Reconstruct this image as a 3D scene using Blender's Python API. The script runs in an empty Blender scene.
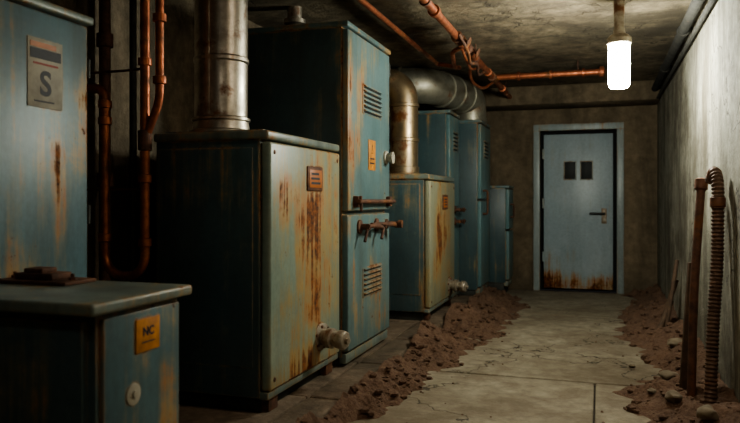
import bpy, bmesh, math, random
from mathutils import Vector, Matrix, noise as mn
random.seed(7)
scene = bpy.context.scene

# ------------------------------------------------------------------ materials
class Mat:
    def __init__(s, name):
        s.m = bpy.data.materials.new(name); s.m.use_nodes = True
        s.nt = s.m.node_tree
        s.b = s.nt.nodes['Principled BSDF']
        s.co = s.nt.nodes.new('ShaderNodeTexCoord').outputs['Object']
    def n(s, t, ins=None, **p):
        nd = s.nt.nodes.new(t)
        for k, v in p.items(): setattr(nd, k, v)
        for k, v in (ins or {}).items(): s.put(nd.inputs[k], v)
        return nd
    def put(s, sock, v):
        if isinstance(v, bpy.types.NodeSocket): s.nt.links.new(v, sock)
        else:
            if isinstance(v, tuple) and len(v) == 3 and sock.type == 'RGBA': v = (*v, 1)
            sock.default_value = v
    def math(s, op, a, b=0.0, c=0.0):
        return s.n('ShaderNodeMath', {0: a, 1: b, 2: c}, operation=op).outputs[0]
    def noise(s, scale, detail=4, rough=.55, stretch=None, off=(0, 0, 0), dist=0.0):
        v = s.co
        v = s.n('ShaderNodeMapping', {'Vector': v, 'Scale': stretch or (1, 1, 1), 'Location': off}).outputs[0]
        return s.n('ShaderNodeTexNoise', {'Vector': v, 'Scale': scale, 'Detail': detail, 'Roughness': rough, 'Distortion': dist}).outputs[0]
    def mr(s, v, a, b, c=0.0, d=1.0):
        return s.n('ShaderNodeMapRange', {0: v, 1: a, 2: b, 3: c, 4: d}).outputs[0]
    def mix(s, f, a, b):
        nd = s.nt.nodes.new('ShaderNodeMix'); nd.data_type = 'RGBA'
        s.put(nd.inputs[0], f); s.put(nd.inputs[6], a); s.put(nd.inputs[7], b)
        return nd.outputs[2]
    def sep(s):
        return s.n('ShaderNodeSeparateXYZ', {0: s.co}).outputs
    def bump(s, h, strength=.3, dist=.01):
        o = s.n('ShaderNodeBump', {'Height': h, 'Strength': strength, 'Distance': dist}).outputs[0]
        s.put(s.b.inputs['Normal'], o)
    def set(s, **k):
        for a, v in k.items(): s.put(s.b.inputs[a.replace('_', ' ')], v)
        return s.m

def paint(name, c1, c2, amt=0.0, centers=(), off=(0, 0, 0), dirt=.5, edge=True, wash=.3):
    m = Mat(name)
    n1 = m.noise(2.3, 6, .6, off=off)
    base = m.mix(m.mr(n1, .35, .65), c1, c2)
    fine = m.noise(40, 4, .6)
    base = m.mix(m.mr(fine, .35, .75, 0, .3), base, (c1[0]*.5, c1[1]*.5, c1[2]*.5))
    gr = m.noise(1.6, 7, .68, stretch=(3.5, 3.5, .6), off=(3+off[0], 1, off[2]))
    base = m.mix(m.mr(gr, .42, .70, 0, dirt), base, (.05, .043, .03))
    st = m.noise(1.0, 6, .62, stretch=(9, 9, .7), off=off, dist=.25)
    s2 = m.noise(1.0, 5, .6, stretch=(34, 34, 1.3), off=(off[2], off[0], off[1]))
    pt = m.noise(2.8, 8, .68, off=(off[0]+5, off[1], off[2]+2), dist=.3)
    R = m.math('ADD', m.math('MULTIPLY', st, .40), m.math('MULTIPLY', pt, .37))
    R = m.math('ADD', R, m.math('MULTIPLY', s2, .23))
    R = m.math('ADD', R, amt)
    for (yc, w, zc, hh, k) in centers:
        x, y, z = m.sep()
        dy = m.math('DIVIDE', m.math('SUBTRACT', y, yc), w)
        dz = m.math('DIVIDE', m.math('SUBTRACT', z, zc), hh)
        g = m.math('MAXIMUM', m.math('SUBTRACT', 1.0, m.math('ADD', m.math('MULTIPLY', dy, dy), m.math('MULTIPLY', dz, dz))), 0.0)
        R = m.math('ADD', R, m.math('MULTIPLY', g, k))
    if edge:
        bn = m.n('ShaderNodeBevel', {'Radius': .016}, samples=4).outputs[0]
        gn = m.n('ShaderNodeNewGeometry').outputs['Normal']
        dt = m.n('ShaderNodeVectorMath', {0: bn, 1: gn}, operation='DOT_PRODUCT').outputs['Value']
        e = m.mr(dt, .999, .93, 0, .09)
        R = m.math('ADD', R, e)
    pale = m.mr(R, .49, .56, 0, wash)
    stain = m.mr(R, .54, .61)
    core = m.mr(R, .60, .64)
    sp = m.noise(22, 6, .7, off=(off[0], 9, 4))
    core = m.math('MAXIMUM', core, m.math('MULTIPLY', m.mr(sp, .65, .69), m.mr(R, .48, .54)))
    rn = m.noise(30, 6, .7)
    rc = m.n('ShaderNodeValToRGB', {0: rn})
    cr = rc.color_ramp
    cr.elements[0].position = .40; cr.elements[0].color = (.05, .016, .007, 1)
    cr.elements[1].position = .68; cr.elements[1].color = (.36, .12, .028, 1)
    oc = m.mix(m.mr(m.noise(8, 4), .4, .6), (.45, .17, .04), (.47, .29, .10))
    col = m.mix(pale, base, (.35, .27, .12))
    col = m.mix(m.math('MULTIPLY', stain, .8), col, oc)
    col = m.mix(core, col, rc.outputs[0])
    m.bump(m.math('ADD', m.math('MULTIPLY', core, .6), m.math('MULTIPLY', fine, .4)), .35, .004)
    return m.set(Base_Color=col, Roughness=m.mix(core, (.40, .40, .40), (.9, .9, .9)), Specular_IOR_Level=.5)

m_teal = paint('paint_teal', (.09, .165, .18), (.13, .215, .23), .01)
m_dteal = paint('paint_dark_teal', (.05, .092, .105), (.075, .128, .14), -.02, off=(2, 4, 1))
m_left = paint('paint_left_cabinet', (.10, .178, .21), (.145, .243, .272), -.02, off=(7, 2, 3), centers=[(.27, .12, 1.25, .4, .12), (.42, .10, 1.4, .25, .13), (.05, .3, .8, .2, .06)])
m_low = paint('paint_low_cabinet', (.075, .138, .158), (.10, .183, .205), -.005, off=(7, 2, 9), centers=[(.13, .10, .4, .22, .10)])
m_pale = paint('paint_pale_boiler', (.22, .295, .25), (.34, .385, .305), .0, centers=[(.08, .34, .85, .65, .13), (-.35, .15, 1.1, .25, .09), (0, .8, .12, .16, .09)], off=(1, 0, 0), dirt=.4, wash=.6)
m_pale2 = paint('paint_pale_boiler_far', (.28, .29, .20), (.35, .35, .25), .015, centers=[(.0, .4, .7, .6, .10)], off=(4, 0, 0), dirt=.35, wash=.65)
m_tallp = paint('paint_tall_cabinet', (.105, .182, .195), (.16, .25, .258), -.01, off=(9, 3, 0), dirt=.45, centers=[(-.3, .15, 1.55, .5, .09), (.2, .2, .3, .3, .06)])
m_tallf = paint('paint_far_cabinet', (.10, .20, .22), (.145, .265, .282), -.01, off=(3, 8, 0), dirt=.35)
m_slab = paint('paint_bench_top', (.15, .20, .19), (.23, .275, .24), .0, off=(3, 1, 6), dirt=.55)
m_door = paint('paint_door', (.35, .44, .49), (.45, .53, .57), -.055, off=(1, 6, 0), centers=[(0, 1.2, .05, .23, .18)], dirt=.2, edge=False)
m_frame = paint('paint_door_frame', (.33, .40, .41), (.41, .47, .48), -.01, off=(1, 3, 0), dirt=.45)

def metal(name, c1, c2, rough=.35, rust=0.0, scale=5, met=1.0):
    m = Mat(name)
    n1 = m.noise(scale, 6, .65)
    col = m.mix(m.mr(n1, .38, .62), c1, c2)
    r = m.mr(m.math('ADD', m.noise(6, 6, .65, off=(3, 3, 3)), rust), .56, .66)
    col = m.mix(r, col, (.18, .07, .025))
    m.bump(n1, .25, .004)
    return m.set(Base_Color=col, Metallic=m.mr(r, 0, 1, met, .1), Roughness=m.mr(n1, .3, .7, rough, rough+.25))
m_galv = metal('metal_galvanised', (.60, .55, .47), (.32, .285, .235), .27, .01, 7, 1)
m_brass = metal('metal_tarnished_flue', (.52, .39, .24), (.36, .28, .18), .3, .03, 6, .9)
m_duct = metal('metal_duct', (.44, .41, .33), (.27, .26, .21), .4, -.02, 5, .7)
m_copper = metal('metal_copper', (.58, .20, .10), (.29, .10, .055), .36, .02, 12, .8)
m_iron = metal('metal_rusty_iron', (.17, .08, .05), (.08, .043, .03), .6, .06, 14, .3)
m_steel = metal('metal_worn_steel', (.46, .42, .35), (.28, .22, .16), .4, .03, 16, .6)
m_dark = metal('metal_dark', (.05, .052, .045), (.025, .026, .022), .5, -.2, 9, .2)
m_cond = metal('metal_grimy_conduit', (.032, .03, .024), (.016, .015, .012), .8, -.1, 9, .0)

def plain(name, c, rough=.6, var=.3, scale=20):
    m = Mat(name)
    n1 = m.noise(scale, 5, .6)
    col = m.mix(m.mr(n1, .35, .7, 0, 1), c, tuple(v*(1-var) for v in c))
    return m.set(Base_Color=col, Roughness=rough)
m_black = plain('black_void', (.006, .006, .006), .8)
m_yel = plain('label_yellow', (.62, .25, .035), .6, .45)
m_orange = plain('label_orange', (.50, .16, .035), .5)
m_white = plain('label_white', (.46, .42, .33), .6, .5, 12)
m_ink = plain('label_ink', (.03, .03, .04), .6)
m_red = plain('label_red', (.35, .05, .03), .6)
m_glass = plain('window_dark_glass', (.012, .014, .014), .6)
m_wood = plain('wood_old', (.13, .08, .05), .8, .6, 14)
m_rubber = metal('rusty_hose', (.15, .09, .06), (.08, .045, .03), .55, .0, 12, .3)
m_stone = plain('stone', (.24, .19, .13), .9, .6, 9)

def concrete(name, c1, c2, stain, scale=1.6, bump=.5, vert=.5, damp=(.05, .04, .025), pit=.5, crack=0.0):
    m = Mat(name)
    a = m.noise(scale, 8, .68); b = m.noise(11, 8, .7); c = m.noise(60, 4, .7)
    col = m.mix(m.mr(a, .38, .62), c1, c2)
    col = m.mix(m.mr(b, .38, .68, 0, .8), col, stain)
    v = m.noise(1.1, 8, .68, stretch=(2.5, 2.5, .5), off=(4, 2, 0), dist=.4)
    col = m.mix(m.mr(v, .46, .62, 0, vert), col, damp)
    g = m.noise(.9, 8, .72, off=(8, 5, 2))
    col = m.mix(m.mr(g, .49, .62, 0, vert), col, damp)
    vo = m.n('ShaderNodeTexVoronoi', {'Vector': m.n('ShaderNodeMapping', {'Vector': m.co}).outputs[0], 'Scale': 26.0}).outputs['Distance']
    pm = m.mr(m.noise(5, 3), .5, .6, 0, pit)
    col = m.mix(m.math('MULTIPLY', m.mr(vo, .08, .16, 1, 0), pm), col, damp)
    h = m.math('ADD', b, m.math('MULTIPLY', c, .3))
    if crack:
        dv = m.n('ShaderNodeVectorMath', {0: m.co, 1: m.n('ShaderNodeTexNoise', {'Vector': m.co, 'Scale': 3.0, 'Detail': 5.0}).outputs['Color']}, operation='ADD').outputs[0]
        ce = m.n('ShaderNodeTexVoronoi', {'Vector': dv, 'Scale': .8}, feature='DISTANCE_TO_EDGE').outputs['Distance']
        ck = m.math('MULTIPLY', m.mr(ce, .003, .008, 1, 0), m.mr(m.noise(1.3, 2, off=(2, 2, 2)), .48, .54, 0, crack))
        col = m.mix(ck, col, (.03, .02, .012))
        h = m.math('SUBTRACT', h, ck)
    m.bump(h, bump, .025)
    return m.set(Base_Color=col, Roughness=.85)
m_wallr = concrete('concrete_wall_right', (.30, .29, .235), (.50, .475, .39), (.19, .175, .13), bump=.6, vert=.75, damp=(.08, .065, .04), crack=.7)
m_walll = concrete('concrete_wall_left', (.23, .18, .12), (.36, .29, .205), (.12, .09, .06), bump=.8, vert=.6)
m_wallb = concrete('concrete_wall_back', (.20, .15, .095), (.29, .22, .145), (.12, .09, .055), bump=.7)
m_ceil = concrete('concrete_ceiling', (.18, .14, .09), (.32, .26, .17), (.08, .06, .036), bump=1.0, vert=.75, crack=.6)
m_floor = concrete('concrete_floor', (.29, .25, .18), (.39, .345, .26), (.18, .145, .10), scale=1.2, bump=.3, vert=.5, damp=(.13, .09, .055), pit=.1, crack=.8)
m_kerb = concrete('concrete_kerb', (.19, .135, .09), (.28, .21, .15), (.10, .062, .04), bump=.8)
m_joint = plain('joint_dirt', (.035, .025, .016), .95)

md = Mat('dirt')
a = md.noise(7, 8, .7); b = md.noise(45, 6, .75)
c = md.mix(md.mr(a, .35, .65), (.090, .046, .028), (.175, .098, .062))
c = md.mix(md.mr(b, .4, .7, 0, .7), c, (.29, .18, .12))
md.bump(md.math('ADD', a, md.math('MULTIPLY', b, .6)), 1.0, .03)
m_dirt = md.set(Base_Color=c, Roughness=.95)

ml = Mat('lamp_tube_glow')
m_glow = ml.set(Base_Color=(1, 1, 1), Emission_Color=(.98, 1.0, .87), Emission_Strength=260.0)
ml = Mat('fill_light_panel')
m_glow2 = ml.set(Base_Color=(1, 1, 1), Emission_Color=(1.0, .87, .68), Emission_Strength=52.0)  # glow of the added warm fill light, out of frame
ml = Mat('fill_light_panel_dim')
m_glow3 = ml.set(Base_Color=(1, 1, 1), Emission_Color=(1.0, .90, .74), Emission_Strength=18.0)  # weaker glow for the added fill light near the camera

# ------------------------------------------------------------------ builder
class B:
    def __init__(s): s.bm = bmesh.new(); s.mats = []
    def mi(s, m):
        if m not in s.mats: s.mats.append(m)
        return s.mats.index(m)
    def merge(s, t, mat):
        i = s.mi(mat)
        for f in t.faces: f.material_index = i
        me = bpy.data.meshes.new('t'); t.to_mesh(me); t.free()
        s.bm.from_mesh(me); bpy.data.meshes.remove(me)
    def box(s, lo, hi, mat, bev=.006, seg=2, rot=None):
        t = bmesh.new(); bmesh.ops.create_cube(t, size=1)
        c = [(lo[i]+hi[i])/2 for i in range(3)]; d = [hi[i]-lo[i] for i in range(3)]
        bmesh.ops.scale(t, vec=d, verts=t.verts)
        if bev: bmesh.ops.bevel(t, geom=t.edges[:], offset=min(bev, min(d)*.45), segments=seg, affect='EDGES', profile=.5)
        if rot: bmesh.ops.rotate(t, cent=(0, 0, 0), matrix=rot, verts=t.verts)
        bmesh.ops.translate(t, vec=c, verts=t.verts)
        s.merge(t, mat)
    def lathe(s, p, ax, prof, mat, seg=28):
        t = bmesh.new(); ax = Vector(ax).normalized(); p = Vector(p)
        u = ax.orthogonal().normalized(); v = ax.cross(u)
        rings = []
        for r, h in prof:
            rings.append([t.verts.new(p+ax*h+(u*math.cos(2*math.pi*k/seg)+v*math.sin(2*math.pi*k/seg))*max(r, 1e-4)) for k in range(seg)])
        for A, C in zip(rings, rings[1:]):
            for k in range(seg): t.faces.new((A[k], A[(k+1) % seg], C[(k+1) % seg], C[k]))
        t.faces.new(rings[0][::-1]); t.faces.new(rings[-1])
        s.merge(t, mat)
    def cyl(s, p0, p1, r, mat, seg=24, ch=None):
        p0 = Vector(p0); p1 = Vector(p1); L = (p1-p0).length; ch = min(r*.12, L*.2) if ch is None else ch
        s.lathe(p0, p1-p0, [(r-ch, 0), (r, ch), (r, L-ch), (r-ch, L)], mat, seg)
    def tube(s, pts, r, mat, bend=.08, seg=16, rib=None):
        pts = [Vector(p) for p in pts]; path = [pts[0]]
        for i in range(1, len(pts)-1):
            a, b, c = pts[i-1], pts[i], pts[i+1]
            d0 = (a-b); d1 = (c-b); k = min(bend, d0.length*.49, d1.length*.49)
            s0 = b+d0.normalized()*k; s1 = b+d1.normalized()*k
            for j in range(9):
                q = j/8; path.append(s0*(1-q)**2+b*2*q*(1-q)+s1*q*q)
        path.append(pts[-1])
        rad = [r]*len(path)
        if rib:
            step, amp = rib; np = []; rad = []; tot = sum((C-A).length for A, C in zip(path, path[1:]))
            ds = step/6; k = 0
            while k*ds < tot:
                d = k*ds; q = 0
                for A, C in zip(path, path[1:]):
                    l = (C-A).length
                    if d <= q+l: np.append(A.lerp(C, (d-q)/l)); break
                    q += l
                rad.append(r+amp*math.cos(2*math.pi*k/6)); k += 1
            rad = rad[:len(np)]
            path = np
        t = bmesh.new(); rings = []
        T = (path[1]-path[0]).normalized(); u = T.orthogonal().normalized()
        for i, P in enumerate(path):
            if i == 0: T = path[1]-path[0]
            elif i == len(path)-1: T = path[-1]-path[-2]
            else: T = (path[i+1]-path[i]).normalized()+(path[i]-path[i-1]).normalized()
            T.normalize(); u = (u-T*u.dot(T)).normalized(); v = T.cross(u)
            rings.append([t.verts.new(P+(u*math.cos(2*math.pi*k/seg)+v*math.sin(2*math.pi*k/seg))*rad[i]) for k in range(seg)])
        for A, C in zip(rings, rings[1:]):
            for k in range(seg): t.faces.new((A[k], A[(k+1) % seg], C[(k+1) % seg], C[k]))
        t.faces.new(rings[0][::-1]); t.faces.new(rings[-1])
        s.merge(t, mat)
    def rock(s, p, r, mat, seed=0, sub=2, flat=.7):
        t = bmesh.new(); bmesh.ops.create_icosphere(t, subdivisions=sub, radius=r)
        for v in t.verts:
            k = 1+.35*mn.noise(v.co/r*1.3+Vector((seed*3.1, seed, 0)))
            v.co = Vector((v.co.x*k*1.15, v.co.y*k, v.co.z*k*flat))
        bmesh.ops.rotate(t, cent=(0, 0, 0), matrix=Matrix.Rotation(seed*1.7, 3, 'Z'), verts=t.verts)
        bmesh.ops.translate(t, vec=p, verts=t.verts)
        s.merge(t, mat)
    def text(s, txt, size, origin, right, up, mat, ext=.0008, offs=0.0):
        cu = bpy.data.curves.new('t', 'FONT'); cu.body = txt; cu.size = size; cu.extrude = ext; cu.offset = offs
        cu.align_x = 'CENTER'; cu.align_y = 'CENTER'
        o = bpy.data.objects.new('t', cu); scene.collection.objects.link(o)
        dg = bpy.context.evaluated_depsgraph_get()
        me = bpy.data.meshes.new_from_object(o.evaluated_get(dg))
        R = Vector(right).normalized(); U = Vector(up).normalized(); W = R.cross(U)
        M = Matrix((R, U, W)).transposed().to_4x4(); M.translation = Vector(origin)
        me.transform(M)
        t = bmesh.new(); t.from_mesh(me); s.merge(t, mat)
        bpy.data.objects.remove(o); bpy.data.curves.remove(cu); bpy.data.meshes.remove(me)
    def done(s, name, origin=None):
        bm = s.bm
        bmesh.ops.recalc_face_normals(bm, faces=bm.faces)
        for f in bm.faces: f.smooth = True
        for e in bm.edges:
            if len(e.link_faces) == 2 and e.calc_face_angle(0) > .65: e.smooth = False
        if origin is None:
            xs = [v.co for v in bm.verts]
            lo = [min(v[i] for v in xs) for i in range(3)]; hi = [max(v[i] for v in xs) for i in range(3)]
            origin = Vector(((lo[0]+hi[0])/2, (lo[1]+hi[1])/2, lo[2]))
        origin = Vector(origin)
        bmesh.ops.translate(bm, vec=-origin, verts=bm.verts)
        me = bpy.data.meshes.new(name); bm.to_mesh(me); bm.free()
        for m in s.mats: me.materials.append(m)
        o = bpy.data.objects.new(name, me); o.location = origin
        scene.collection.objects.link(o); return o

# ------------------------------------------------------------------ room
XL, XR, YB, YF, ZC = -2.45, .63, 8.75, -2.0, 2.42
b = B(); b.box((XL-.2, YF-.2, -.2), (XR+.2, YB+.2, -.018), m_joint, 0)
ys = [YF, .3, 2.35, 4.42, 6.9, YB]
for i in range(5):
    xs = [-2.45, -1.2, -.03, .63] if i < 3 else [-2.45, -1.2, .63]
    for j in range(len(xs)-1):
        g = .004
        b.box((xs[j]+(g if j else 0), ys[i]+g*3, -.03), (xs[j+1]-(g if j < len(xs)-2 else 0), ys[i+1]-g*3, 0), m_floor, .006, 1)
b.done('floor', (0, 0, 0))
b = B(); b.box((XL-.2, YF-.2, -.2), (XL, YB+.2, ZC+.2), m_walll, 0)
b.done('wall_left', (XL, 0, 0))
b = B(); b.box((XR, YF-.2, -.2), (XR+.2, YB+.2, ZC+.2), m_wallr, 0)
b.done('wall_right', (XR, 0, 0))
b = B(); b.box((XL, YF-.2, -.2), (XR, YF, ZC+.2), m_wallb, 0); b.done('wall_front', (0, YF, 0))
DX0, DX1, DZ = -.70, .19, 1.94
b = B(); b.box((XL, YB, 0), (DX0, YB+.2, ZC), m_wallb, 0); b.box((DX1, YB, 0), (XR, YB+.2, ZC), m_wallb, 0)
b.box((DX0, YB, DZ), (DX1, YB+.2, ZC), m_wallb, 0)
b.done('wall_back', (0, YB, 0))
b = B(); b.box((XL, YF, ZC), (XR, YB+.2, ZC+.2), m_ceil, 0); b.done('ceiling', (0, 0, ZC))
b = B(); b.box((XL, 8.25, 2.2), (XR, YB, ZC), m_wallb, .02); b.done('added_dark_beam')  # beam added to imitate the dark band above the back wall

# door
b = B()
b.box((DX0-.075, YB-.035, 0), (DX0+.004, YB-.001, DZ+.075), m_frame, .006)
b.box((DX1-.004, YB-.035, 0), (DX1+.075, YB-.001, DZ+.075), m_frame, .006)
b.box((DX0-.075, YB-.036, DZ-.004), (DX1+.075, YB-.001, DZ+.075), m_frame, .006)
b.done('trim_1')
b = B(); by = YB+.035
b.box((DX0+.001, YB+.13, 0), (DX1-.001, YB+.19, DZ-.001), m_black, 0)
b.box((DX0+.045, by, .03), (DX1-.045, by+.05, DZ-.045), m_door, .008)
b.box((DX0+.075, by-.006, .07), (DX1-.075, by+.01, DZ-.08), m_door, .005)
for cx in (-.345, -.155):
    b.box((cx-.075, by-.016, 1.34), (cx+.075, by+.0, 1.57), m_frame, .005)
    b.box((cx-.062, by-.019, 1.352), (cx+.062, by-.01, 1.558), m_glass, .002)
b.box((.015, by-.02, .82), (.075, by, 1.0), m_steel, .006)
b.cyl((.045, by-.06, .94), (.045, by-.01, .94), .014, m_dark)
b.tube([(.05, by-.055, .94), (-.12, by-.055, .94)], .012, m_dark)
for z in (.35, 1.0, 1.6): b.cyl((DX0+.04, by-.01, z), (DX0+.04, by-.01, z+.12), .014, m_frame)
b.done('door_1', (-.255, by, 0))

# plinth
b = B(); y = 2.62; k = 0
while y < 8.0:
    y2 = min(y+.78+random.uniform(-.1, .1), 8.14)
    if 8.14-y2 < .2: y2 = 8.14
    b.box((-2.26, y, 0), (-1.45, y2-.01, .08), m_kerb, .008)
    j = random.uniform(-.012, .0)
    b.box((-1.445, y+.003, 0), (-1.25+j, y2-.012, .079), m_kerb, .018, 3)
    y = y2
b.done('concrete_plinth')

# ------------------------------------------------------------------ cabinets
b = B()
b.box((-1.94, 1.62, .04), (-1.34, 2.02, .785), m_dteal, .006)
b.box((-1.345, 1.635, .07), (-1.325, 2.008, .765), m_low, .006)
b.box((-1.92, 1.600, .09), (-1.37, 1.625, .76), m_dteal, .006)
b.box((-1.92, 1.65, 0), (-1.37, 2.0, .045), m_dark, .004)
b.box((-1.98, 1.56, .782), (-1.30, 2.05, .817), m_slab, .01, 3)
b.box((-1.326, 1.775, .638), (-1.320, 1.892, .738), m_yel, .001)
b.text('NC', .038, (-1.3195, 1.833, .697), (0, 1, 0), (0, 0, 1), m_ink, offs=.001)
b.box((-1.321, 1.80, .664), (-1.3192, 1.865, .668), m_ink, 0)
b.lathe((-1.326, 1.765, .52), (1, 0, 0), [(.033, 0), (.033, .004), (.026, .006), (.012, .006), (.01, .012), (.0, .013)], m_white)
b.done('low_metal_cabinet')
b = B()
b.box((-1.96, 1.86, .8175), (-1.66, 2.01, .830), m_iron, .003)
b.box((-1.90, 1.89, .830), (-1.74, 1.985, .852), m_iron, .005)
b.box((-1.87, 1.90, .850), (-1.79, 1.97, .868), m_iron, .005)
for x in (-1.935, -1.69): b.lathe((x, 1.93, .829), (0, 0, 1), [(.013, 0), (.013, .01), (.006, .011), (.006, .022), (0, .023)], m_iron, 6)
b.done('rusty_mounting_bracket')
b = B()
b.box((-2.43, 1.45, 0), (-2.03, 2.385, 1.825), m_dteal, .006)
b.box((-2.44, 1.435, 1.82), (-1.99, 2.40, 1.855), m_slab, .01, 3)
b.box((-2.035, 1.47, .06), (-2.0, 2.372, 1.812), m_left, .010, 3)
b.box((-2.001, 2.05, 1.448), (-1.997, 2.225, 1.706), m_white, .001)
b.box((-1.998, 2.06, 1.63), (-1.9955, 2.215, 1.668), m_ink, 0)
b.box((-1.998, 2.06, 1.672), (-1.9955, 2.19, 1.692), m_orange, 0)
b.box((-1.998, 2.075, 1.608), (-1.9955, 2.2, 1.616), m_red, 0)
b.text('S', .13, (-1.9968, 2.137, 1.535), (0, 1, 0), (0, 0, 1), m_ink, offs=.003)
b.box((-1.998, 2.08, 1.468), (-1.9955, 2.18, 1.474), m_ink, 0)
for z in (.3, 1.0, 1.6): b.cyl((-2.005, 2.378, z), (-2.005, 2.378, z+.08), .009, m_dark)
b.done('electrical_cabinet', (-2.2, 1.92, 0))

def valve(b, x, y, z, s=1.0):
    d = Vector((1, -.25, -.04)).normalized(); p = Vector((x, y, z))
    b.lathe(p, d, [(.075*s, -.02*s), (.075*s, .012*s), (.062*s, .018*s), (.045*s, .02*s), (.045*s, .05*s), (.056*s, .055*s), (.056*s, .085*s), (.04*s, .09*s), (.036*s, .125*s)], m_steel)
    b.lathe(p+d*.12*s, d, [(.05*s, 0), (.054*s, .008*s), (.054*s, .04*s), (.046*s, .05*s), (.02*s, .054*s), (.018*s, .07*s), (0, .072*s)], m_steel, 8)
    for k in range(6):
        a = k*math.pi/3
        u = d.orthogonal().normalized(); v = d.cross(u)
        q = p+(u*math.cos(a)+v*math.sin(a))*.06*s
        b.lathe(q+d*.01*s, d, [(.009*s, 0), (.009*s, .012*s), (0, .013*s)], m_iron, 6)

def boiler(x0, x1, y0, y1, zt, mp, lab, vy, vz):
    b = B()
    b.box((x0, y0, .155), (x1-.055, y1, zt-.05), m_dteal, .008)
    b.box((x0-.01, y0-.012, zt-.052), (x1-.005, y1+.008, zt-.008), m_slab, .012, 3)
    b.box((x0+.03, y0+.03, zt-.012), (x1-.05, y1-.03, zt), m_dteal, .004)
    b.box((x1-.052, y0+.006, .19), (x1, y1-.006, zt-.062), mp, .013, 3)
    b.box((x1-.06, y0+.003, .15), (x1-.012, y1-.003, .186), m_slab, .006)
    b.box((x0+.03, y0+.03, .08), (x1-.07, y1-.03, .16), m_dark, .004)
    for yy in (y0+.05, y1-.15):
        b.box((x1-.14, yy, .08), (x1-.03, yy+.1, .152), m_iron, .006)
    ly, lz = lab
    b.box((x1-.002, ly-.105, lz-.065), (x1+.008, ly+.105, lz+.065), m_iron, .004)
    b.box((x1+.006, ly-.085, lz-.048), (x1+.0105, ly+.085, lz+.048), m_orange, .001)
    for i in range(3): b.box((x1+.010, ly-.065, lz-.03+i*.025), (x1+.0115, ly+.06-i*.01, lz-.018+i*.025), m_ink, 0)
    for yy in (y0+.05, y1-.05):
        for zz in (.24, zt-.11): b.lathe((x1-.001, yy, zz), (1, 0, 0), [(.011, 0), (.010, .004), (0, .006)], m_iron, 10)
    b.box((x0+.02, y0-.005, .30), (x1-.09, y0+.002, zt-.09), m_dteal, .003)
    valve(b, x1, vy, vz)
    return b

b = boiler(-2.11, -1.48, 2.99, 3.93, 1.44, m_pale, (3.53, 1.215), 3.62, .34)
b.done('boiler', (-1.7, 3.50, .08))
b = boiler(-2.05, -1.35, 5.72, 6.76, 1.325, m_pale2, (6.3, 1.08), 6.5, .30)
b.done('boiler.001', (-1.7, 6.2, .08))

def louvers(b, x, y0, y1, z0, z1, n, mat):
    b.box((x-.002, y0, z0), (x+.004, y1, z1), mat, .002)
    h = (z1-z0)/n
    for i in range(n):
        zc = z0+h*(i+.5)
        b.box((x+.003, y0+.02, zc-h*.28), (x+.0045, y1-.02, zc+h*.18), m_black, 0)
        b.box((x+.002, y0+.015, zc+h*.05), (x+.016, y1-.015, zc+h*.33), mat, .003, rot=None)

def tall(b, x0, x1, y0, y1, zt, mp, zs, zb=.08):
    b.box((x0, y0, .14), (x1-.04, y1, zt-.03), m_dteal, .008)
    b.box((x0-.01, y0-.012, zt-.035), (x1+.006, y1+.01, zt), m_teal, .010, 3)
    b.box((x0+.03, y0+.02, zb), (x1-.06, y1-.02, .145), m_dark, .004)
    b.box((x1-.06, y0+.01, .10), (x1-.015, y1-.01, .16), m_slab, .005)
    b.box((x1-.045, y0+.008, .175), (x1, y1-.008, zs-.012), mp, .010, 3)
    b.box((x1-.045, y0+.008, zs+.012), (x1, y1-.008, zt-.045), mp, .010, 3)

b = B(); X = -1.454
tall(b, -2.13, X, 3.99, 4.885, 2.19, m_tallp, 1.02)
louvers(b, X, 4.27, 4.67, 1.66, 1.85, 6, m_tallp)
louvers(b, X, 4.27, 4.67, .47, .66, 6, m_tallp)
b.box((X, 4.385, 1.30), (X+.004, 4.53, 1.50), m_yel, .001)
b.box((X+.003, 4.41, 1.34), (X+.0046, 4.505, 1.35), m_ink, 0)
b.box((X+.003, 4.41, 1.37), (X+.0046, 4.505, 1.38), m_ink, 0)
b.text('!', .09, (X+.0045, 4.457, 1.435), (0, 1, 0), (0, 0, 1), m_ink)
b.lathe((X, 4.77, 1.40), (1, 0, 0), [(.05, 0), (.05, .012), (.035, .02), (.035, .04), (.042, .045), (.042, .06), (0, .065)], m_white)
for y in (4.12, 4.82): b.box((X-.002, y-.03, 1.055), (X+.03, y+.03, 1.125), m_iron, .006)
b.tube([(X+.04, 4.08, 1.09), (X+.04, 4.86, 1.09)], .014, m_iron)
b.tube([(X+.045, 4.10, 1.125), (X+.05, 4.10, 1.03)], .009, m_iron)
for y in (4.20, 4.55):
    b.lathe((X, y, .93), (1, 0, 0), [(.045, 0), (.045, .012), (.02, .018), (.02, .075), (0, .077)], m_iron)
    b.tube([(X+.065, y-.02, .935), (X+.075, y+.17, .93), (X+.075, y+.26, .915)], .015, m_iron, .05)
    b.tube([(X+.06, y, .93), (X+.06, y-.06, .84)], .010, m_iron)
b.lathe((X, 4.79, .93), (1, 0, 0), [(.035, 0), (.035, .012), (.018, .018), (.018, .09), (.028, .093), (.028, .12), (0, .125)], m_iron)
b.tube([(X+.07, 4.24, .945), (X+.07, 4.8, .935)], .010, m_iron)
for z in (.3, .85, 1.2, 2.0): b.cyl((X-.008, 4.885, z), (X-.008, 4.885, z+.09), .011, m_dark)
b.lathe((-1.99, 4.4, 2.185), (0, 0, 1), [(.085, 0), (.085, .015), (.055, .03), (.055, .11), (.075, .12), (.075, .15), (.05, .16), (.05, .235)], m_galv)
b.done('tall_metal_cabinet', (-1.8, 4.4, .08))

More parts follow.
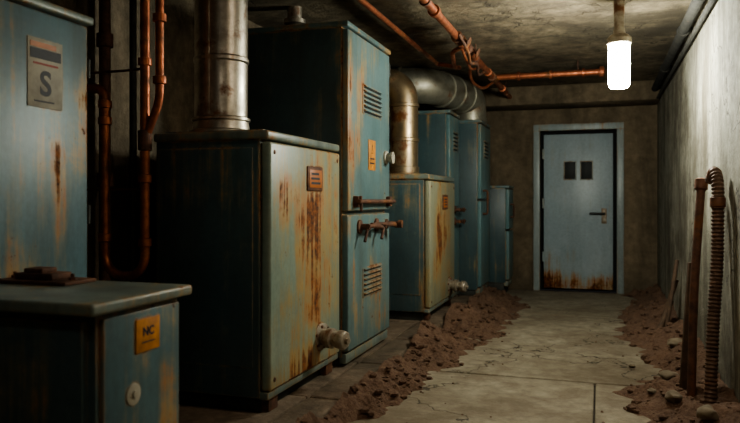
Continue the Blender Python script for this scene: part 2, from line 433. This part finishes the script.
b = B(); X = -1.42
tall(b, -2.1, X, 6.86, 7.36, 2.0, m_tallf, 1.02)
louvers(b, X, 7.0, 7.25, 1.6, 1.8, 5, m_tallf)
for z in (.88, 1.0):
    b.lathe((X, 7.1, z), (1, 0, 0), [(.04, 0), (.04, .012), (.02, .018), (.02, .09), (.03, .1), (0, .11)], m_iron)
    b.tube([(X+.07, 6.98, z), (X+.07, 7.3, z)], .014, m_iron)
b.done('tall_metal_cabinet.001', (-1.8, 7.1, .08))
b = B(); X = -1.20
tall(b, -2.0, X, 7.42, 8.08, 1.955, m_tallf, 1.1)
louvers(b, X, 7.6, 7.9, 1.55, 1.75, 5, m_tallf)
b.tube([(X, 7.55, 1.2), (X+.05, 7.55, 1.2), (X+.05, 7.55, .95), (X, 7.55, .95)], .012, m_iron, .03)
b.done('tall_metal_cabinet.002', (-1.7, 7.7, .08))
b = B(); X = -1.0
tall(b, -1.8, X, 8.18, 8.6, 1.27, m_tallf, .75, 0)
b.tube([(X, 8.3, 1.05), (X+.04, 8.3, 1.05), (X+.04, 8.3, .9), (X, 8.3, .9)], .01, m_iron, .03)
b.done('small_metal_cabinet', (-1.5, 8.4, 0))

# ------------------------------------------------------------------ flues & duct
b = B(); p = (-1.862, 3.2, 1.4405); r = .135
b.lathe(p, (0, 0, 1), [(r+.035, 0), (r+.035, .012), (r+.012, .02), (r+.006, .06), (r+.014, .066), (r+.014, .078), (r, .085), (r, .36), (r+.007, .368), (r+.007, .385), (r, .393), (r, .70), (r+.009, .705), (r+.009, .73), (r, .735), (r, ZC-1.4405)], m_galv, 48)
b.box((-1.862-.012, 3.2-r-.006, 1.53), (-1.862+.012, 3.2-r+.01, ZC-.01), m_galv, .003)
b.done('flue_pipe')
b = B(); r = .125; cx, cy = -1.68, 6.1
b.lathe((cx, cy, 1.3255), (0, 0, 1), [(r+.03, 0), (r+.03, .015), (r+.01, .02), (r+.01, .07), (r, .075), (r, .3)], m_brass, 40)
pts = [(cx, cy, 1.6), (cx, cy, 2.17), (XL+.001, cy-.02, 2.17)]
b.tube(pts, r, m_brass, .2, 36)
for z in (1.62, 1.93): b.lathe((cx, cy, z), (0, 0, 1), [(r, 0), (r+.01, .006), (r+.01, .03), (r, .036)], m_brass, 40)
b.lathe((cx-.22, cy, 2.17), (-1, 0, 0), [(r, 0), (r+.01, .006), (r+.01, .03), (r, .036)], m_brass, 40)
b.done('elbow_flue_pipe')
b = B(); r = .175
D = [(XL+.02, 6.62, 2.23), (-1.62, 6.70, 2.23), (-1.37, 7.72, 2.22), (-1.37, 7.74, 1.957)]
b.tube(D, r, m_duct, .24, 36)
for A, C, q in ((D[0], D[1], .35), (D[0], D[1], .66), (D[1], D[2], .28), (D[1], D[2], .52), (D[1], D[2], .76)):
    A = Vector(A); C = Vector(C); P = A.lerp(C, q); d = (C-A).normalized()
    b.lathe(P, d, [(r, 0), (r+.012, .006), (r+.012, .03), (r, .036)], m_duct, 40)
b.lathe((-1.37, 7.74, 1.957), (0, 0, 1), [(r+.01, 0), (r+.01, .012), (r+.005, .016), (r+.005, .05), (r, .055)], m_duct, 40)
b.done('ventilation_duct')

# ------------------------------------------------------------------ copper pipes
def union(b, p, d, r, mat=None, L=.04):
    mat = mat or m_copper; p = Vector(p); d = Vector(d).normalized()
    b.lathe(p-d*L/2, d, [(r, 0), (r*1.45, .003), (r*1.45, L-.003), (r, L)], mat, 16)
b = B(); r = .022; Y = 2.8
b.tube([(XL, Y, 1.64), (-2.262, Y, 1.64), (-2.262, Y, .80), (-2.20, Y, .74), (-2.09, Y, .74), (-2.036, Y, .80), (-2.036, Y, ZC)], r, m_copper, .07)
for z in (1.56, 1.48, .92): union(b, (-2.262, Y, z), (0, 0, 1), r)
for z in (.9, 1.2, 1.38, 1.75): union(b, (-2.036, Y, z), (0, 0, 1), r)
b.tube([(-1.955, Y, ZC), (-1.955, Y, 1.56), (-2.02, Y, 1.42)], r*.9, m_copper, .06)
for z in (1.66, 1.95): union(b, (-1.955, Y, z), (0, 0, 1), r)
b.lathe((-2.036, Y, 1.38), (0, 0, 1), [(.02, -.05), (.032, -.045), (.032, .045), (.02, .05)], m_iron)
for z in (1.15, 1.72):
    b.tube([(-2.036, Y+.0, z), (-2.12, Y+.02, z), (XL, Y+.02, z)], .006, m_iron)
b.done('copper_wall_pipes')
b = B(); b.tube([(-2.36, 2.92, ZC), (-2.36, 2.92, .0)], .028, m_iron)
for z in (.5, 1.2, 1.9): union(b, (-2.36, 2.92, z), (0, 0, 1), .028, m_iron, .07)
b.tube([(-2.29, 3.05, ZC), (-2.29, 3.05, .0)], .018, m_dark)
b.done('iron_riser_pipes')

b = B(); r = .027; Z = 2.3
b.tube([(-1.0, -1.5, Z), (-1.0, 8.25, Z)], r, m_copper)
for y in (3.9, 4.35, 5.3, 6.6, 7.6): union(b, (-1.0, y, Z), (0, 1, 0), r, L=.06)
b.tube([(-1.0, 6.9, Z), (.03, 6.9, Z)], r*1.1, m_copper)
b.lathe((-1.0, 6.9, Z), (0, 1, 0), [(r, -.08), (r*1.6, -.075), (r*1.6, .075), (r, .08)], m_iron)
b.lathe((0.03, 6.9, Z), (1, 0, 0), [(r*1.05, -.04), (r*1.9, -.035), (r*1.9, .0), (r*1.3, .01), (0, .02)], m_copper)
for x in (-.75, -.45, -.15): union(b, (x, 6.9, Z), (1, 0, 0), r*1.1, L=.03)
for y in (1.0, 4.1, 5.9, 7.9):
    b.tube([(-1.0, y, Z+.02), (-1.0, y, ZC)], .006, m_iron)
    b.lathe((-1.0, y, Z), (0, 1, 0), [(r, -.012), (r+.008, -.011), (r+.008, .011), (r, .012)], m_iron)
b.tube([(-.2, 6.9, Z+.02), (-.2, 6.9, ZC)], .006, m_iron)
for y in (5.15, 5.55):
    b.lathe((-1.0, y, Z), (0, 1, 0), [(r, -.07), (r*1.7, -.06), (r*1.5, 0), (r*1.7, .06), (r, .07)], m_iron, 12)
    b.cyl((-1.0, y, Z), (-.93, y, Z-.03), .012, m_iron)
    b.lathe((-.93, y, Z-.03), (.9, 0, -.4), [(.036, 0), (.04, .006), (.036, .012)], m_iron, 14)
b.tube([(-1.0, 5.4, Z), (-1.12, 5.5, Z-.02), (-1.2, 6.0, Z-.05), (-1.2, 6.3, Z+.0), (-1.43, 6.35, 2.36)], .018, m_copper, .1)
b.tube([(-1.43, 2.6, 2.36), (-1.43, 6.4, 2.36)], .019, m_copper)
b.tube([(-.97, 5.0, Z), (-.93, 5.2, Z-.1), (-.98, 5.5, Z-.13), (-.96, 5.8, Z-.06), (-1.02, 6.1, Z-.12), (-1.0, 6.5, Z)], .012, m_iron, .15)
b.tube([(-1.02, 5.3, Z), (-1.0, 5.5, Z-.11), (-1.04, 5.9, Z-.1), (-1.0, 6.3, Z)], .011, m_copper, .15)
b.tube([(-1.05, 5.9, Z), (-1.1, 6.2, Z-.14), (-1.05, 6.6, Z-.16), (-1.0, 7.0, Z-.02)], .013, m_copper, .15)
b.done('copper_ceiling_pipes')

b = B(); b.tube([(.57, -1.8, 2.32), (.57, 8.25, 2.32)], .036, m_cond)
b.tube([(.60, -1.8, 2.22), (.60, 8.25, 2.22)], .016, m_cond)
for y in (2.5, 4, 5.5, 7):
    b.lathe((.57, y, 2.32), (0, 1, 0), [(.036, -.03), (.044, -.028), (.044, .028), (.036, .03)], m_cond)
    b.box((.57, y-.02, 2.32), (XR-.001, y+.02, 2.34), m_cond, .003)
b.done('conduit_pipes')

# ------------------------------------------------------------------ lamp & added fill lights
b = B(); lx, ly = .116, 4.775
b.lathe((lx, ly, 1.85), (0, 0, 1), [(.050, -.03), (.062, -.018), (.066, 0), (.066, .245), (.062, .262)], m_glow, 32)
b.lathe((lx, ly, 2.112), (0, 0, 1), [(.072, -.012), (.078, -.006), (.078, .025), (.06, .045), (.04, .055), (.03, .1), (.034, ZC-2.112-.03), (.07, ZC-2.112-.025), (.07, ZC-2.112)], m_steel, 28)
b.done('hanging_lamp', (lx, ly, ZC))
b = B()  # unseen fixture added as warm fill for the near cabinets
b.box((-.1, 2.5, 2.36), (.4, 2.7, ZC), m_steel, .01)
b.box((-.08, 2.52, 2.335), (.38, 2.68, 2.362), m_glow2, .008)
b.done('added_fill_light')
b = B()  # second unseen fixture, added as weak fill by the camera
b.box((-.5, .35, 2.36), (.1, .55, ZC), m_steel, .01)
b.box((-.48, .37, 2.335), (.08, .53, 2.362), m_glow3, .008)
b.done('added_fill_light.001')

# ------------------------------------------------------------------ dirt
def interp(tab, y):
    if y <= tab[0][0]: return tab[0][1]
    for (a, va), (c, vc) in zip(tab, tab[1:]):
        if y <= c: return va+(vc-va)*(y-a)/(c-a)
    return tab[-1][1]
LE = [(-1, -1.05), (3.0, -1.10), (3.9, -1.05), (4.4, -.93), (5.0, -.86), (5.9, -.72), (7.0, -.74), (7.8, -.88), (8.1, -.96)]
RE = [(-1, .35), (3.0, .30), (3.5, .24), (4.1, .10), (4.6, .30), (5.4, .32), (6.3, .08), (7.2, .24), (8.7, .36)]
def hl(x, y):
    e = interp(LE, y)+.14*mn.noise(Vector((y*2.2, 1.3, 0)))+.10*mn.noise(Vector((y*6, 5, 0)))+.09*mn.noise(Vector((x*9, y*12, 2)))
    q = (e-x)/(e+1.24)
    k = .12+.14*mn.noise(Vector((1, y*1.7, 4)))
    h = min(max(q, -.2), 1.0) * k
    n = mn.noise(Vector((x*5, y*5, 0)))*.055+mn.noise(Vector((x*16, y*16, 3)))*.026+mn.noise(Vector((x*45, y*45, 7)))*.010
    return h+n*min(1, max(0, q*2+.15))-.003
def hr(x, y):
    e = interp(RE, y)+.12*mn.noise(Vector((y*2.2, 9.3, 0)))+.10*mn.noise(Vector((y*6, 15, 0)))+.09*mn.noise(Vector((x*9, y*12, 12)))
    q = (x-e)/(.63-e)
    h = min(max(q, -.2), 1.0)*(.14+.10*mn.noise(Vector((3, y*1.5, 4))))
    n = mn.noise(Vector((x*5, y*5, 10)))*.05+mn.noise(Vector((x*16, y*16, 13)))*.024+mn.noise(Vector((x*45, y*45, 17)))*.010
    return h+n*min(1, max(0, q*2+.15))-.003
def heap(name, x0, x1, y0, y1, hf, step=.015):
    t = bmesh.new(); nx = int((x1-x0)/step); ny = int((y1-y0)/step); V = {}
    for j in range(ny+1):
        for i in range(nx+1):
            x = x0+(x1-x0)*i/nx; y = y0+(y1-y0)*j/ny
            V[i, j] = (x, y, hf(x, y))
    vs = {}
    def g(k):
        if k not in vs:
            x, y, h = V[k]; vs[k] = t.verts.new((x, y, max(h, -.006)))
        return vs[k]
    for j in range(ny):
        for i in range(nx):
            ks = [(i, j), (i+1, j), (i+1, j+1), (i, j+1)]
            if max(V[k][2] for k in ks) > -.001: t.faces.new([g(k) for k in ks])
    b = B(); b.merge(t, m_dirt)
    rng = random.Random(len(name))
    cnt = 0
    while cnt < 560:
        x = rng.uniform(x0+.02, x1-.02); y = y0+(y1-y0)*rng.random()**1.3; h = hf(x, y)
        if h < .001 and rng.random() > .05: continue
        rr = rng.choice([.006, .008, .01, .013, .018, .024])
        if h < .001: rr = rng.choice([.004, .006, .008])
        b.rock((x, y, max(h, 0)+rr*.3), rr, m_dirt, rng.random()*50, 1); cnt += 1
    return b.done(name)
heap('dirt_heap', -1.245, -.5, 2.3, 8.14, hl)
heap('dirt_heap.001', -.1, .626, 2.3, 8.7, hr)

for i, (x, y, r) in enumerate([(.36, 3.92, .04), (.38, 4.42, .045), (.47, 3.55, .045), (.50, 5.35, .05), (.27, 4.15, .022), (.2, 4.9, .02)]):
    b = B(); b.rock((x, y, max(hr(x, y), 0)+r*.5), r, m_stone, i+1, 3)
    b.done('rock' if i == 0 else 'rock.%03d' % i)

# ------------------------------------------------------------------ right-hand things
b = B()
b.tube([(.515, 3.80, .07), (.535, 3.86, .45), (.565, 3.92, .8), (.572, 3.95, 1.18), (.565, 4.02, 1.26), (.555, 4.08, 1.2)], .029, m_rubber, .10, 20, rib=(.020, .0028))
b.lathe((.569, 3.94, 1.06), (.02, .1, 1), [(.030, 0), (.037, .006), (.037, .05), (.030, .055)], m_iron)
b.done('flexible_hose')
b = B()
b.tube([(.455, 4.02, .05), (.47, 4.06, .6), (.52, 4.16, 1.18)], .022, m_iron, .2)
b.lathe((.517, 4.155, 1.15), (.09, .18, 1), [(.022, 0), (.034, .01), (.034, .06), (.02, .07)], m_iron)
b.done('rusty_pipe')
b = B()
b.box((-.024, -.012, -.36), (.024, .012, .36), m_wood, .004, rot=Matrix.Rotation(.06, 3, 'Y') @ Matrix.Rotation(.3, 3, 'Z'))
bmesh.ops.translate(b.bm, vec=(.455, 4.16, .40), verts=b.bm.verts)
b.done('wooden_plank')
b = B()
b.tube([(.50, 6.05, .05), (.585, 6.1, .62)], .016, m_wood); b.tube([(.47, 6.2, .05), (.59, 6.2, .45)], .02, m_wood)
b.tube([(.44, 6.0, .06), (.56, 6.3, .26)], .02, m_wood)
b.done('wooden_stakes')

# ------------------------------------------------------------------ world & camera
w = bpy.data.worlds.new('world'); scene.world = w; w.use_nodes = True
w.node_tree.nodes['Background'].inputs[0].default_value = (.02, .02, .02, 1)
cd = bpy.data.cameras.new('camera'); cam = bpy.data.objects.new('camera', cd); scene.collection.objects.link(cam)
cam.location = (0, 0, 1.10); cam.rotation_euler = (math.radians(90), 0, math.radians(18.2))
cd.lens = 700/740*36; cd.sensor_width = 36; cd.shift_y = -11.5/740
cd.dof.use_dof = True; cd.dof.focus_distance = 4.1; cd.dof.aperture_fstop = 2.4
scene.camera = cam
scene.view_settings.look = 'AgX - Medium High Contrast'
